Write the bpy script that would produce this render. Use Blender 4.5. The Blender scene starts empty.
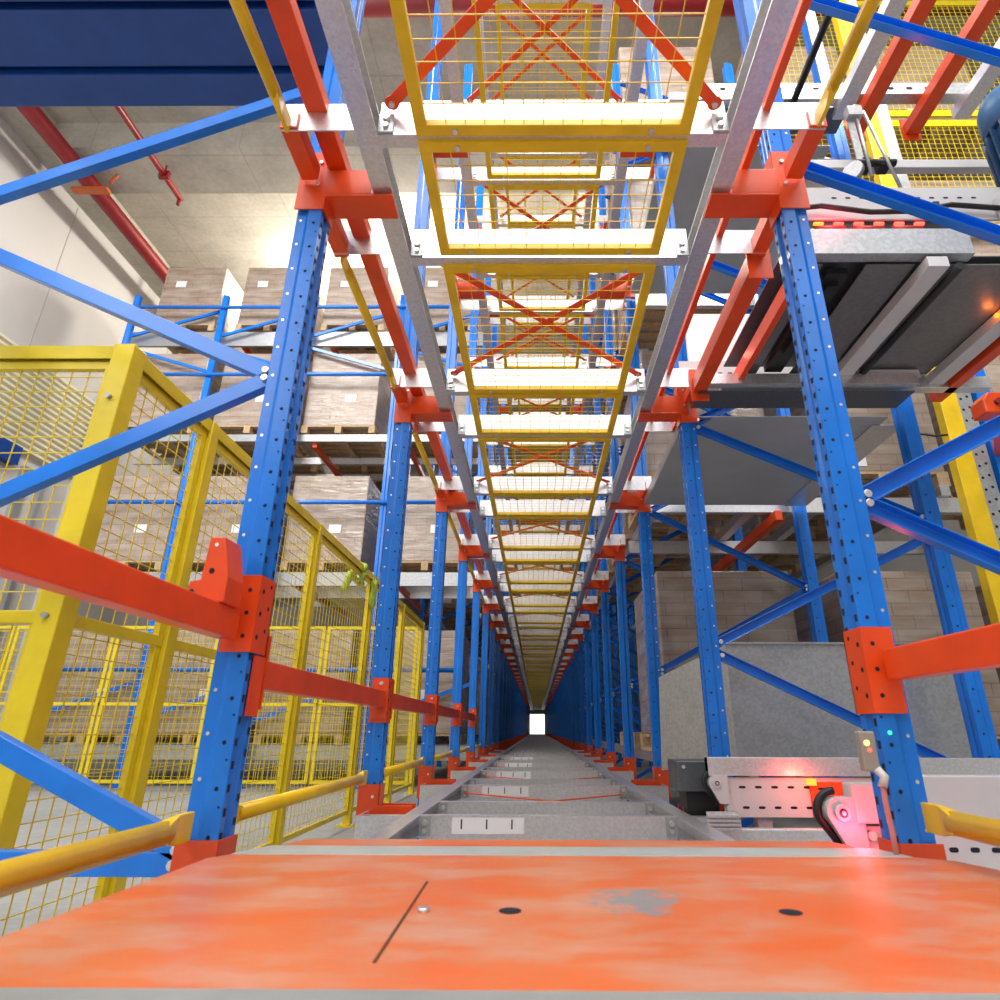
import bpy, bmesh, math, random
from mathutils import Vector, Matrix
random.seed(7)
scn = bpy.context.scene
COL = scn.collection

# ------------------------------------------------------------------ mesh builder
class MB:
    def __init__(s): s.v, s.f, s.m, s.sm = [], [], [], []
    def poly(s, pts, m=0, smooth=False):
        b = len(s.v); s.v += [tuple(p) for p in pts]; s.f.append(tuple(range(b, b+len(pts)))); s.m.append(m); s.sm.append(smooth); return s
    def raw(s, vs, fs, m=0, smooth=False):
        b = len(s.v); s.v += [tuple(p) for p in vs]
        for f in fs: s.f.append(tuple(b+i for i in f)); s.m.append(m); s.sm.append(smooth)
        return s
    def box(s, x0, x1, y0, y1, z0, z1, m=0):
        return s.raw([(x0,y0,z0),(x1,y0,z0),(x1,y1,z0),(x0,y1,z0),(x0,y0,z1),(x1,y0,z1),(x1,y1,z1),(x0,y1,z1)],
                     [(3,2,1,0),(4,5,6,7),(0,1,5,4),(1,2,6,5),(2,3,7,6),(3,0,4,7)], m)
    def frame(s, p, q, up):
        p, q = Vector(p), Vector(q); d = (q-p).normalized(); up = Vector(up)
        side = d.cross(up).normalized(); up = side.cross(d).normalized()
        return p, q, d, side, up
    def prof(s, p, q, pts, up=(0,0,1), m=0):
        """extrude a 2D profile (side, up) from p to q"""
        p, q, d, side, up = s.frame(p, q, up); n = len(pts)
        vs = [p+side*a+up*b for a, b in pts] + [q+side*a+up*b for a, b in pts]
        fs = [(i, (i+1) % n, n+(i+1) % n, n+i) for i in range(n)] + [tuple(reversed(range(n))), tuple(range(n, 2*n))]
        return s.raw(vs, fs, m)
    def bar(s, p, q, w, h, up=(0,0,1), m=0):
        return s.prof(p, q, [(-w/2,-h/2),(w/2,-h/2),(w/2,h/2),(-w/2,h/2)], up, m)
    def chan(s, p, q, w, h, t=.004, up=(0,0,1), m=0):
        """C channel: web at -up, flanges towards +up (w across side, h along up)"""
        return s.prof(p, q, [(-w/2,0),(w/2,0),(w/2,h),(w/2-t,h),(w/2-t,t),(-w/2+t,t),(-w/2+t,h),(-w/2,h)], up, m)
    def tube(s, pts, r, n=10, m=0, cap=True):
        pts = [Vector(p) for p in pts]; rs = r if isinstance(r, (list, tuple)) else [r]*len(pts)
        rings = []; prev = None
        for i, p in enumerate(pts):
            d = (pts[min(i+1, len(pts)-1)]-pts[max(i-1, 0)]).normalized()
            if prev is None:
                a = Vector((0,0,1)) if abs(d.z) < .9 else Vector((1,0,0)); u = d.cross(a).normalized()
            else: u = (prev-d*prev.dot(d)).normalized()
            prev = u; w = d.cross(u)
            rings.append([p+(u*math.cos(2*math.pi*k/n)+w*math.sin(2*math.pi*k/n))*rs[i] for k in range(n)])
        vs = [v for g in rings for v in g]
        fs = [(i*n+k, i*n+(k+1) % n, (i+1)*n+(k+1) % n, (i+1)*n+k) for i in range(len(pts)-1) for k in range(n)]
        b = len(s.v); s.raw(vs, fs, m, True)
        if cap:
            s.f += [tuple(b+k for k in reversed(range(n))), tuple(b+(len(pts)-1)*n+k for k in range(n))]; s.m += [m, m]; s.sm += [False, False]
        return s
    def disc(s, c, nrm, r, n=8, m=0, sx=1., up=(0,0,1)):
        c = Vector(c); nrm = Vector(nrm).normalized(); a = Vector(up) if abs(nrm.dot(Vector(up))) < .9 else Vector((0,1,0))
        u = nrm.cross(a).normalized(); w = u.cross(nrm)*-1
        return s.poly([c+u*math.cos(2*math.pi*k/n)*r*sx+w*math.sin(2*math.pi*k/n)*r for k in range(n)], m)
    def mesh(s, name, mats, norm=True):
        me = bpy.data.meshes.new(name); me.from_pydata(s.v, [], s.f)
        for x in mats: me.materials.append(x)
        me.polygons.foreach_set('material_index', s.m); me.polygons.foreach_set('use_smooth', s.sm)
        if norm:
            bm = bmesh.new(); bm.from_mesh(me); bmesh.ops.recalc_face_normals(bm, faces=bm.faces); bm.to_mesh(me); bm.free()
        me.update(); return me
    def build(s, name, mats, parent=None, loc=(0,0,0), bevel=0, norm=True):
        if not isinstance(mats, (list, tuple)): mats = [mats]
        o = bpy.data.objects.new(name, s.mesh(name, mats, norm)); COL.objects.link(o); o.location = loc
        if parent: o.parent = parent
        if bevel:
            b = o.modifiers.new('edge', 'BEVEL'); b.width = bevel; b.segments = 2; b.limit_method = 'ANGLE'; b.angle_limit = math.radians(40)
        return o

def tag(o, label, cat, group=None):
    o['label'] = label; o['category'] = cat; o['kind'] = 'thing'
    if group: o['group'] = group
    return o
def thing(name, label, cat, loc=(0,0,0), group=None, rz=0):
    o = bpy.data.objects.new(name, None); COL.objects.link(o); o.location = loc; o.rotation_euler = (0,0,rz); o.empty_display_size = .1
    return tag(o, label, cat, group)
def dup(root, loc, label, group=None, rz=None):
    def rec(o, par):
        c = o.copy(); COL.objects.link(c)
        if par: c.parent = par
        for ch in kids.get(o.name, []): rec(ch, c)
        return c
    kids = {}
    for o in [root]+list(root.children_recursive): kids[o.name] = list(o.children)
    r = rec(root, None); r.location = loc; r['label'] = label
    if group: r['group'] = group
    if rz is not None: r.rotation_euler = (0,0,rz)
    return r
def struct(name, mb, mat):
    o = mb.build(name, mat); o['kind'] = 'structure'; return o
ORD = ['first','second','third','fourth','fifth','sixth','seventh','eighth','ninth','tenth','eleventh','twelfth']

# ------------------------------------------------------------------ materials
def nodes(name):
    m = bpy.data.materials.new(name); m.use_nodes = True
    nt = m.node_tree; return m, nt, nt.nodes['Principled BSDF']
def N(nt, t, **k):
    n = nt.nodes.new(t)
    for a, b in k.items():
        if a in n.inputs: n.inputs[a].default_value = b
        else: setattr(n, a, b)
    return n
def coords(nt): return N(nt, 'ShaderNodeTexCoord').outputs['Object']
def ramp(nt, src, stops):
    r = N(nt, 'ShaderNodeValToRGB'); nt.links.new(src, r.inputs[0]); e = r.color_ramp.elements
    while len(e) < len(stops): e.new(.5)
    for x, (p, c) in zip(e, stops): x.position = p; x.color = (*c, 1)
    return r.outputs['Color']
def noise(nt, scale, detail=3., rough=.55, vec=None):
    n = N(nt, 'ShaderNodeTexNoise', Scale=scale, Detail=detail, Roughness=rough); nt.links.new(vec or coords(nt), n.inputs['Vector']); return n.outputs['Fac']
def bump(nt, b, src, strength=.1, dist=.01):
    n = N(nt, 'ShaderNodeBump', Strength=strength, Distance=dist); nt.links.new(src, n.inputs['Height']); nt.links.new(n.outputs['Normal'], b.inputs['Normal'])
def paint(name, c, rough=.35, var=.12, scale=6., spec=.5):
    m, nt, b = nodes(name); lo = tuple(x*(1-var) for x in c); hi = tuple(min(1, x*(1+var)) for x in c)
    f = noise(nt, scale); nt.links.new(ramp(nt, f, [(.3, lo), (.7, hi)]), b.inputs['Base Color'])
    b.inputs['Roughness'].default_value = rough; b.inputs['Specular IOR Level'].default_value = spec
    return m
def metal(name, c, rough=.36, met=.8, scale=110., var=.07):
    m, nt, b = nodes(name); v = N(nt, 'ShaderNodeTexVoronoi', Scale=scale); nt.links.new(coords(nt), v.inputs['Vector'])
    lo = tuple(x*(1-var) for x in c); hi = tuple(min(1, x*(1+var)) for x in c)
    sp = N(nt, 'ShaderNodeSeparateColor'); nt.links.new(v.outputs['Color'], sp.inputs[0])
    nt.links.new(ramp(nt, sp.outputs[0], [(.1, lo), (.9, hi)]), b.inputs['Base Color'])
    b.inputs['Metallic'].default_value = met
    f = noise(nt, 9.); r = N(nt, 'ShaderNodeMapRange'); r.inputs['To Min'].default_value = rough-.1; r.inputs['To Max'].default_value = rough+.14
    nt.links.new(f, r.inputs['Value']); nt.links.new(r.outputs[0], b.inputs['Roughness'])
    return m
def flat(name, c, rough=.6, emit=0, met=0.):
    m, nt, b = nodes(name); b.inputs['Base Color'].default_value = (*c, 1); b.inputs['Roughness'].default_value = rough; b.inputs['Metallic'].default_value = met
    if emit: b.inputs['Emission Color'].default_value = (*c, 1); b.inputs['Emission Strength'].default_value = emit
    return m

BLUE = paint('blue_paint', (.008, .185, .74), .22)
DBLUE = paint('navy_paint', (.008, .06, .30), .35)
ORANGE = paint('orange_paint', (.74, .072, .010), .32)
RED = paint('red_pipe_paint', (.24, .012, .016), .4)
YEL = paint('yellow_paint', (.80, .54, .012), .36)
YELF = paint('fence_yellow_paint', (.78, .60, .018), .34)
YELB = paint('yellow_tube_paint', (.86, .56, .010), .30)
GALV = metal('galvanised_steel', (.74, .75, .77))
GALVD = metal('galvanised_sheet', (.46, .48, .50), .40, .65, 75., .10)
TRAY = paint('grey_tray_steel', (.36, .40, .43), .40, .08, 3.)
UNDER = metal('dull_underside_sheet', (.20, .20, .20), .42, .5, 75., .08)
DARKG = metal('dark_galvanised_sheet', (.12, .135, .15), .42, .5, 75.)
ALU = paint('light_steel', (.58, .58, .59), .33, .05)
PINKW = paint('pale_plate', (.58, .57, .58), .32, .05)
BLACK = flat('black_rubber', (.012, .012, .014), .5)
HOLE = flat('punched_hole', (.006, .008, .02), .9)
BOLT = metal('zinc_bolt', (.75, .75, .76), .3, .8, 80.)
WHITE = flat('white_paper', (.85, .85, .87), .5)
INK = flat('black_ink', (.03, .03, .03), .6)
REDLED = flat('red_led', (1., .05, .03), .4, 9.)
AMBER = flat('amber_led', (1., .22, .02), .4, 5.)
YLED = flat('yellow_led', (1., .8, .15), .4, 6.)
GLED = flat('green_led', (.05, .9, .45), .4, 2.)
MOTOR = paint('motor_paint', (.05, .16, .33), .38, .1)
MOTORD = paint('motor_body_paint', (.012, .05, .13), .4, .1)
GREEN = paint('green_rag', (.34, .48, .06), .8, .3, 30.)

def concrete(name, c, c2, seams=None):
    m, nt, b = nodes(name); f = noise(nt, 1.3, 8., .65); col = ramp(nt, f, [(.3, c2), (.62, c)])
    f2 = noise(nt, 14., 6.); mx = N(nt, 'ShaderNodeMix', data_type='RGBA', blend_type='MULTIPLY'); mx.inputs['Factor'].default_value = .5
    nt.links.new(col, mx.inputs['A']); nt.links.new(ramp(nt, f2, [(.3, (.72,.72,.72)), (.65, (1,1,1))]), mx.inputs['B'])
    out = mx.outputs['Result']
    if seams:
        br = N(nt, 'ShaderNodeTexBrick', Scale=1., offset=0.); br.inputs['Brick Width'].default_value = seams[0]; br.inputs['Row Height'].default_value = seams[1]
        br.inputs['Mortar Size'].default_value = .012; br.inputs['Color1'].default_value = br.inputs['Color2'].default_value = (1,1,1,1); br.inputs['Mortar'].default_value = (.8,.78,.75,1); br.inputs['Mortar Smooth'].default_value = .6
        nt.links.new(coords(nt), br.inputs['Vector'])
        m2 = N(nt, 'ShaderNodeMix', data_type='RGBA', blend_type='MULTIPLY'); m2.inputs['Factor'].default_value = 1.
        nt.links.new(out, m2.inputs['A']); nt.links.new(br.outputs['Color'], m2.inputs['B']); out = m2.outputs['Result']
    nt.links.new(out, b.inputs['Base Color']); b.inputs['Roughness'].default_value = .85; bump(nt, b, f2, .2, .01); return m
CONC = concrete('board_marked_concrete', (.52, .49, .42), (.38, .36, .31), (2.4, .9))
FLOORM = concrete('floor_concrete', (.38, .39, .39), (.31, .32, .32))
WALLM = paint('white_wall_paint', (.58, .56, .54), .75, .04, 1.)
WOOD, _nt, _b = nodes('pallet_wood'); _f = noise(_nt, 18., 5.); _nt.links.new(ramp(_nt, _f, [(.3, (.42,.28,.15)), (.7, (.62,.46,.28))]), _b.inputs['Base Color']); _b.inputs['Roughness'].default_value = .8

def carton_mat():
    m, nt, b = nodes('wrapped_cartons'); co = coords(nt); sep = N(nt, 'ShaderNodeSeparateXYZ'); nt.links.new(co, sep.inputs[0])
    ad = N(nt, 'ShaderNodeMath', operation='ADD'); nt.links.new(sep.outputs[0], ad.inputs[0]); nt.links.new(sep.outputs[1], ad.inputs[1])
    cb = N(nt, 'ShaderNodeCombineXYZ'); nt.links.new(ad.outputs[0], cb.inputs[0]); nt.links.new(sep.outputs[2], cb.inputs[1])
    br = N(nt, 'ShaderNodeTexBrick', Scale=1., offset=.5); br.inputs['Brick Width'].default_value = .31; br.inputs['Row Height'].default_value = .10
    br.inputs['Mortar Size'].default_value = .005; br.inputs['Mortar Smooth'].default_value = .5
    br.inputs['Color1'].default_value = (.36,.265,.20,1); br.inputs['Color2'].default_value = (.30,.22,.165,1); br.inputs['Mortar'].default_value = (.18,.125,.095,1)
    nt.links.new(cb.outputs[0], br.inputs['Vector'])
    # milky stretch-wrap bands: paler where the film is doubled
    n1 = N(nt, 'ShaderNodeTexNoise', Scale=3., Detail=4.); mp = N(nt, 'ShaderNodeMapping'); mp.inputs['Scale'].default_value = (.7, .7, 3.2)
    nt.links.new(co, mp.inputs[0]); nt.links.new(mp.outputs[0], n1.inputs['Vector'])
    mx = N(nt, 'ShaderNodeMix', data_type='RGBA'); nt.links.new(br.outputs['Color'], mx.inputs['A']); mx.inputs['B'].default_value = (.56,.51,.46,1)
    mr = N(nt, 'ShaderNodeMapRange'); mr.inputs['From Min'].default_value = .4; mr.inputs['From Max'].default_value = .75; mr.inputs['To Max'].default_value = .65
    nt.links.new(n1.outputs['Fac'], mr.inputs['Value']); nt.links.new(mr.outputs[0], mx.inputs['Factor']); nt.links.new(mx.outputs['Result'], b.inputs['Base Color'])
    b.inputs['Roughness'].default_value = .55; b.inputs['Coat Weight'].default_value = .9; b.inputs['Coat Roughness'].default_value = .14
    n2 = N(nt, 'ShaderNodeTexNoise', Scale=9., Detail=3.); mp2 = N(nt, 'ShaderNodeMapping'); mp2.inputs['Scale'].default_value = (.5, .5, 2.5)
    nt.links.new(co, mp2.inputs[0]); nt.links.new(mp2.outputs[0], n2.inputs['Vector'])
    bp = N(nt, 'ShaderNodeBump', Strength=.8, Distance=.03); nt.links.new(n2.outputs['Fac'], bp.inputs['Height']); nt.links.new(bp.outputs[0], b.inputs['Coat Normal'])
    return m
CARTON = carton_mat()

def deck_mat():
    m, nt, b = nodes('worn_orange_deck'); co = coords(nt)
    n1 = N(nt, 'ShaderNodeTexNoise', Scale=4.2, Detail=9., Roughness=.66); mp = N(nt, 'ShaderNodeMapping'); mp.inputs['Scale'].default_value = (.9, 1.7, 1.)
    nt.links.new(co, mp.inputs[0]); nt.links.new(mp.outputs[0], n1.inputs['Vector'])
    base = ramp(nt, n1.outputs['Fac'], [(.36, (.66,.125,.022)), (.47, (.61,.155,.05)), (.54, (.57,.20,.10)), (.66, (.55,.26,.17))])
    n2 = noise(nt, 26., 4., .7); sc = ramp(nt, n2, [(.70, (0,0,0)), (.78, (1,1,1))])
    # one grey scraped patch
    d = N(nt, 'ShaderNodeVectorMath', operation='DISTANCE'); mp3 = N(nt, 'ShaderNodeMapping'); mp3.inputs['Location'].default_value = (-.163, -1.117*.9, 0); mp3.inputs['Scale'].default_value = (1., .9, 0)
    nt.links.new(co, mp3.inputs[0]); nt.links.new(mp3.outputs[0], d.inputs[0]); d.inputs[1].default_value = (0,0,0)
    n3 = noise(nt, 16., 5., .7); ma = N(nt, 'ShaderNodeMath', operation='MULTIPLY_ADD'); nt.links.new(n3, ma.inputs[0]); ma.inputs[1].default_value = .30; nt.links.new(d.outputs['Value'], ma.inputs[2])
    pm = ramp(nt, ma.outputs[0], [(.19, (1,1,1)), (.225, (0,0,0))])
    mx0 = N(nt, 'ShaderNodeMix', data_type='RGBA'); nt.links.new(sc, mx0.inputs['Factor']); nt.links.new(base, mx0.inputs['A']); mx0.inputs['B'].default_value = (.56,.32,.22,1)
    mx = N(nt, 'ShaderNodeMix', data_type='RGBA'); nt.links.new(pm, mx.inputs['Factor']); nt.links.new(mx0.outputs['Result'], mx.inputs['A']); mx.inputs['B'].default_value = (.27,.25,.25,1)
    nt.links.new(mx.outputs['Result'], b.inputs['Base Color'])
    rr = N(nt, 'ShaderNodeMapRange'); rr.inputs['To Min'].default_value = .28; rr.inputs['To Max'].default_value = .55; nt.links.new(n1.outputs['Fac'], rr.inputs['Value']); nt.links.new(rr.outputs[0], b.inputs['Roughness'])
    bump(nt, b, n2, .08, .004)
    return m
DECK = deck_mat()

# ------------------------------------------------------------------ layout constants (metres, camera height = 0)
FZ = -.71                       # warehouse floor
CX = .0475                      # aisle centre line
Y1, BAY, NB = 1.585, 1.5, 38    # first frame, bay length, number of frames down the aisle
UPX = .7675                     # upright inner face from the centre line
TIERS = [-.415, 1.70, 3.80, 5.90]
def YK(k): return Y1+BAY*(k-1)
SIDE = {-1: 'fence side', 1: 'conveyor side'}

# ------------------------------------------------------------------ setting
CEIL = 9.3
struct('floor', MB().box(-8.6, 12, -8, 60, FZ-.2, FZ), FLOORM)
struct('ceiling', MB().box(-8.6, 12, -8, 60, CEIL, CEIL+.3), CONC)
for i, y in enumerate((1.4, 7.05, 14.2, 21.4)):
    struct('trim_%d' % (i+1), MB().box(-7.9, 12, y, y+.9, CEIL-.55, CEIL), CONC)
struct('wall_left', MB().box(-8.9, -8.4, -8, 60, FZ, CEIL-.35), WALLM)
struct('trim_5', MB().box(-8.75, -7.9, -8, 60, CEIL-.35, CEIL), CONC)
struct('wall_right', MB().box(12, 12.3, -8, 60, FZ, CEIL), WALLM)
struct('wall_rear', MB().box(-8.6, 12, -8.3, -8, FZ, CEIL), WALLM)
w = MB(); w.box(-8.6, -.62, 58.5, 58.8, FZ, CEIL); w.box(.72, 12, 58.5, 58.8, FZ, CEIL); w.box(-.62, .72, 58.5, 58.8, 1.35, CEIL)
struct('wall_end', w, WALLM)
w = MB()
for y in (2.0, 5.2, 8.4, 11.6, 14.8): w.box(-8.4, -8.394, y-.008, y+.008, FZ, CEIL-.4)
struct('trim_6', w, flat('panel_joint', (.42,.40,.38), .8))

# roller shutter door on the white wall
d = thing('door_1', 'cream corrugated roller shutter half rolled up in the white wall', 'door', (-8.4, 8.4, FZ)); d['kind'] = 'structure'
for key in ('label', 'category'): del d[key]
w = MB()
RIB = paint('cream_shutter', (.78, .74, .55), .5, .05)
for i in range(15): w.prof((.02, -2.4, 4.95+i*.105), (.02, 1.55, 4.95+i*.105), [(-.02,-.05),(.07,-.022),(.07,.022),(-.02,.05)], m=0)
w.build('shutter', RIB, d)
MB().box(0, .14, -2.4, .35, 4.62, 4.92).build('bottom_bar', DBLUE, d)
MB().box(0, .06, -2.4, -.2, 0, 4.5).build('inner_panel', flat('dock_white', (.86,.87,.88), .5), d)
MB().box(0, .16, 1.6, 1.74, 0, 6.6).build('jamb', ALU, d)
MB().box(0, .10, .55, .70, 0, 4.7).box(0, .10, .95, 1.03, 0, 4.7).build('guide', GALVD, d)

# pipes under the ceiling
HANG = paint('hanger_paint', (.55,.12,.03), .5)
p = thing('fire_pipe', 'thick red fire main running along the white wall top', 'pipe', (-7.5, 0, 8.55))
MB().tube([(0,-4,0),(0,40,0)], .13, 16).build('pipe_run', RED, p)
for y in (4.4, 7.55, 10.4):
    h = MB().tube([(-.05,y,-.17),(-.05,y,.72)], .028, 8).tube([(.34,y,.0),(.55,y+.1,.72)], .028, 8); h.box(-.24,.36,y-.06,y+.06,-.19,-.14)
    h.build('hanger', HANG, p)
p = thing('sprinkler_pipe', 'thin red sprinkler pipe below the concrete slab', 'pipe', (-6.16, 0, 8.55))
MB().tube([(0,2,0),(0,7.9,0)], .05, 10).tube([(0,7.86,0),(.0,7.86,-.16)], .03, 8).build('pipe_run', RED, p)
for y in (6.0, 7.4): MB().tube([(0,y,0),(0,y,.5)], .02, 8).box(-.08,.08,y-.03,y+.03,-.07,.07).build('hanger', RED, p)
p = thing('crossing_pipe', 'thick red pipe crossing high above the aisle', 'pipe', (0, 4.8, 8.5))
MB().tube([(-2.8,0,0),(8,0,0)], .2, 16).build('pipe_run', RED, p)
for x in (-1.5, 1.6, 4.5): MB().tube([(x,-.25,.25),(x,-.25,.8)], .02, 8).bar((x,-.25,.25),(x,.25,.25),.04,.03).build('hanger', RED, p)

# blue steel platform overhead
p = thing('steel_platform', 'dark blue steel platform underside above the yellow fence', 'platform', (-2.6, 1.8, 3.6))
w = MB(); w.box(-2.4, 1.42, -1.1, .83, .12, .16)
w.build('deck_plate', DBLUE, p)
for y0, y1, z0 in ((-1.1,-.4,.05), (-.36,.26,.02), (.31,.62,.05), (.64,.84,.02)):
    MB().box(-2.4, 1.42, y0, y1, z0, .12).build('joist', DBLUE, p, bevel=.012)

# ------------------------------------------------------------------ rack frames
PROF = [(0,-.041),(0,-.017),(-.010,-.010),(-.010,.010),(0,.017),(0,.041),(-.043,.041),(-.055,.030),(-.087,.030),(-.087,-.030),(-.055,-.030),(-.043,-.041)]
def upright_mb(sgn, z0, z1, holes=None):
    """front upright; local x: 0 = aisle face, body away from aisle (sgn -1 = fence side)"""
    w = MB(); n = len(PROF)
    q = [(-sgn*a*-1*-1, b) for a, b in PROF]
    w.raw([(x, y, z0) for x, y in q]+[(x, y, z1) for x, y in q], [(i, (i+1) % n, n+(i+1) % n, n+i) for i in range(n)]+[tuple(range(n)), tuple(range(n, 2*n))])
    if holes:
        z = holes[0]; i = 0
        while z < holes[1]:
            for b in (-.029, .029):       # slots in the aisle face
                zz = z+(.0 if b < 0 else .025)
                w.poly([(-sgn*.0007, b-.005, zz-.009), (-sgn*.0007, b+.005, zz-.009), (-sgn*.0007, b+.007, zz+.009), (-sgn*.0007, b-.007, zz+.009)], 1)
            if i % 2 == 0:
                w.disc((sgn*.022, -.0417, z), (0,-1,0), .0052, 8, 1)
                w.disc((sgn*.071, -.0307, z+.02), (0,-1,0), .0046, 8, 2)
            else: w.disc((sgn*.010, -.0417, z+.012), (0,-1,0), .003, 6, 1)
            z += .05; i += 1
    return w
def rear_mb(sgn, z0, z1, x0):
    w = MB(); n = len(PROF); q = [(x0+sgn*a*-1, b) for a, b in PROF]
    w.raw([(x, y, z0) for x, y in q]+[(x, y, z1) for x, y in q], [(i, (i+1) % n, n+(i+1) % n, n+i) for i in range(n)]+[tuple(range(n)), tuple(range(n, 2*n))])
    z = .0
    while z < 2.2: w.disc((x0+sgn*.025, -.0417, z), (0,-1,0), .006, 8, 1); z += .1
    return w
def brace(p, q, parent, wdt=.055):
    w = MB(); P, Q = Vector(p), Vector(q)
    w.prof(P, Q, [(-.016,-wdt/2),(.016,-wdt/2),(.016,-wdt/2+.004),(-.012,-wdt/2+.004),(-.012,wdt/2-.004),(.016,wdt/2-.004),(.016,wdt/2),(-.016,wdt/2)], up=(0,0,1))
    for e in (P, Q):
        d = (Q-P).normalized()*(.03 if e is P else -.03); c = e+d
        w.tube([c+Vector((0,-.028,0)), c+Vector((0,-.012,0))], .012, 8, 1)
    return w.build('brace', [BLUE, BOLT], parent, bevel=.0025)
TOPZ = 6.9
frames = {}
def frame_label(k, s):
    side = 'yellow fence' if s < 0 else 'conveyor'
    if k <= 12: return '%s blue rack upright from the orange car, %s side of the aisle' % (ORD[k-1], side)
    return 'small blue rack upright deep in the dark aisle, %s side' % side
far = {}; plain = {}
for s in (-1, 1):
    for k in range(1, NB+1):
        x = CX+s*UPX; loc = (x, YK(k), FZ)
        g = 'blue rack frames on the %s side' % ('fence' if s < 0 else 'conveyor')
        if k > 12 and s in far:
            dup(far[s], loc, frame_label(k, s), g); continue
        t = thing('rack_upright', frame_label(k, s), 'rack frame', loc, g)
        frames[(s, k)] = t
        zb, zt = 0, TOPZ-FZ
        if k <= 3: w = upright_mb(s, zb, zt, (.28, 2.7) if k < 3 else (.3, 2.4)); w.build('post', [BLUE, HOLE, BOLT], t, bevel=.002)
        elif s in plain: o = plain[s].copy(); COL.objects.link(o); o.parent = t
        else: plain[s] = upright_mb(s, zb, zt).build('post', [BLUE], t)
        MB().box(min(-s*.02, s*.125), max(-s*.02, s*.125), -.07, .07, 0, .01).build('foot_plate', BLUE, t)
        Z = lambda z: z-FZ
        br = []
        if s < 0:
            if k == 1: br = [(1.0,1.56), (1.0,.36), (2.28,1.68), (-.27,.26), (-.288,-.288)]
            elif k >= 7: br = [(z0+dz, z0+.62) for z0 in (-.25, 1.0, 2.25, 3.5, 4.75) for dz in (0, 1.25)]
        else:
            if k == 1: br = [(1.88,1.28), (2.885,2.27), (.6,1.21), (.6,.0)]
            elif k == 2: br = [(.40,.97), (.36,-.22), (1.64,2.24), (1.62,1.06), (2.9,2.3)]
            else: br = [(z0+dz, z0+.62) for z0 in (-.85, .40, 1.64, 2.9, 4.15, 5.4) for dz in (0, 1.25)]
        xr = 1.25
        if br:
            hr = zt
            if s < 0 and k == 1: hr = 1.72-FZ
            if s > 0 and k == 1: hr = 3.0-FZ
            rear_mb(s, 0, hr, s*xr).build('rear_post', [BLUE, HOLE], t)
        if k <= 14:
            for a, b in br: brace((s*.072, 0, Z(a)), (s*(xr+.02), 0, Z(b)), t, .05 if k == 1 else .046)
        if s > 0 or k >= 6:
            pass
        if k == 13: far[s] = t

# far frames were copied from the thirteenth: fine because all are alike there

# ------------------------------------------------------------------ ladders (rails, rungs, mesh panels, cross braces)
RX0, RX1 = .537, .604
tier_word = ['floor level', 'overhead level', 'third level', 'top level']
def rail_len(t): return (1.95 if t == 0 else -.6), (58 if t < 2 else (30 if t == 2 else 22))
for t, z0 in enumerate(TIERS):
    y0, y1 = rail_len(t)
    for s in (-1, 1):
        w = MB(); a, b = CX+s*RX0, CX+s*RX1; x0, x1 = min(a, b), max(a, b)
        # box-lipped rail, open towards the aisle
        w.prof((0,y0,0), (0,y1,0), [(p[0]-0, p[1]) for p in ([(x0,0),(x1,0),(x1,.004),(x0+.004,.004),(x0+.004,.076),(x1,.076),(x1,.08),(x0,.08)] if s < 0 else [(x0,0),(x1,0),(x1,.08),(x0,.08),(x0,.076),(x1-.004,.076),(x1-.004,.004),(x0,.004)])])
        o = w.build('running_rail', GALV, None, (0,0,z0), bevel=0)
        tag(o, 'long galvanised running rail at %s on the %s of the aisle ladder' % (tier_word[t], SIDE[s]), 'rail', 'galvanised running rails')

def rung_proto(label, t, low=True, simple=False):
    r = thing('rung', label, 'crossbar')
    L = RX0-.002
    zl, zh = (-.06, .08) if t < 2 and low else (0, .14)
    w = MB(); w.prof((-L,0,0), (L,0,0), [(.045-a, zh-(.08-b)) if b > .04 else (.045-a, zl+b) for a, b in [(0,0),(.045,0),(.045,.004),(.004,.004),(.004,.076),(.045,.076),(.045,.08),(0,.08)][::-1]])
    w.build('bar', GALV, r)
    if simple: return r
    for s in (-1, 1):
        b = MB(); b.box(min(s*L, s*(L-.046)), max(s*L, s*(L-.046)), -.054, -.0465, .004, .078)
        b = b.build('end_bracket', GALVD, r)
        MB().tube([(s*(L-.024),-.066,.055),(s*(L-.024),-.05,.055)], .011, 8).build('bolt', BOLT, b)
        MB().tube([(s*(L-.024),-.063,.025),(s*(L-.024),-.05,.025)], .009, 8).build('bolt', BOLT, b)
    if t == 0:
        l = MB(); l.box(-.40, -.10, -.0475, -.0462, .012, .072)
        for x in (-.36, -.255, -.15): l.box(x-.003, x+.003, -.0483, -.0474, .03, .066, 1)
        l.build('position_sticker', [WHITE, INK], r)
    return r
def mesh_panel_proto(L, simple=False):
    r = thing('mesh_grating', '', 'mesh panel')
    W = .415; bw = .036; w = MB()
    w.box(-W, W, 0, bw, 0, .026); w.box(-W, W, L-bw, L, 0, .026); w.box(-W, -W+bw, bw, L-bw, 0, .026); w.box(W-bw, W, bw, L-bw, 0, .026)
    fr = w.build('panel_frame', YEL, r, bevel=0 if simple else .002)
    m = MB(); n = int((2*W-2*bw)/.055)
    for i in range(1, n): x = -W+bw+i*(2*W-2*bw)/n; m.box(x-.0013, x+.0013, bw*.5, L-bw*.5, .010, .0126)
    n = int((L-2*bw)/.055)
    for i in range(1, n): y = bw+i*(L-2*bw)/n; m.box(-W+bw*.5, W-bw*.5, y-.0013, y+.0013, .0126, .0152)
    m.build('wire_mesh', YEL, r)
    for x in (-W+.12, W-.12) if not simple else ():
        for y in (.018, L-.018): MB().tube([(x,y,-.008),(x,y,.0)], .009, 8).build('clip_bolt', BOLT, fr)
    return r
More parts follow.
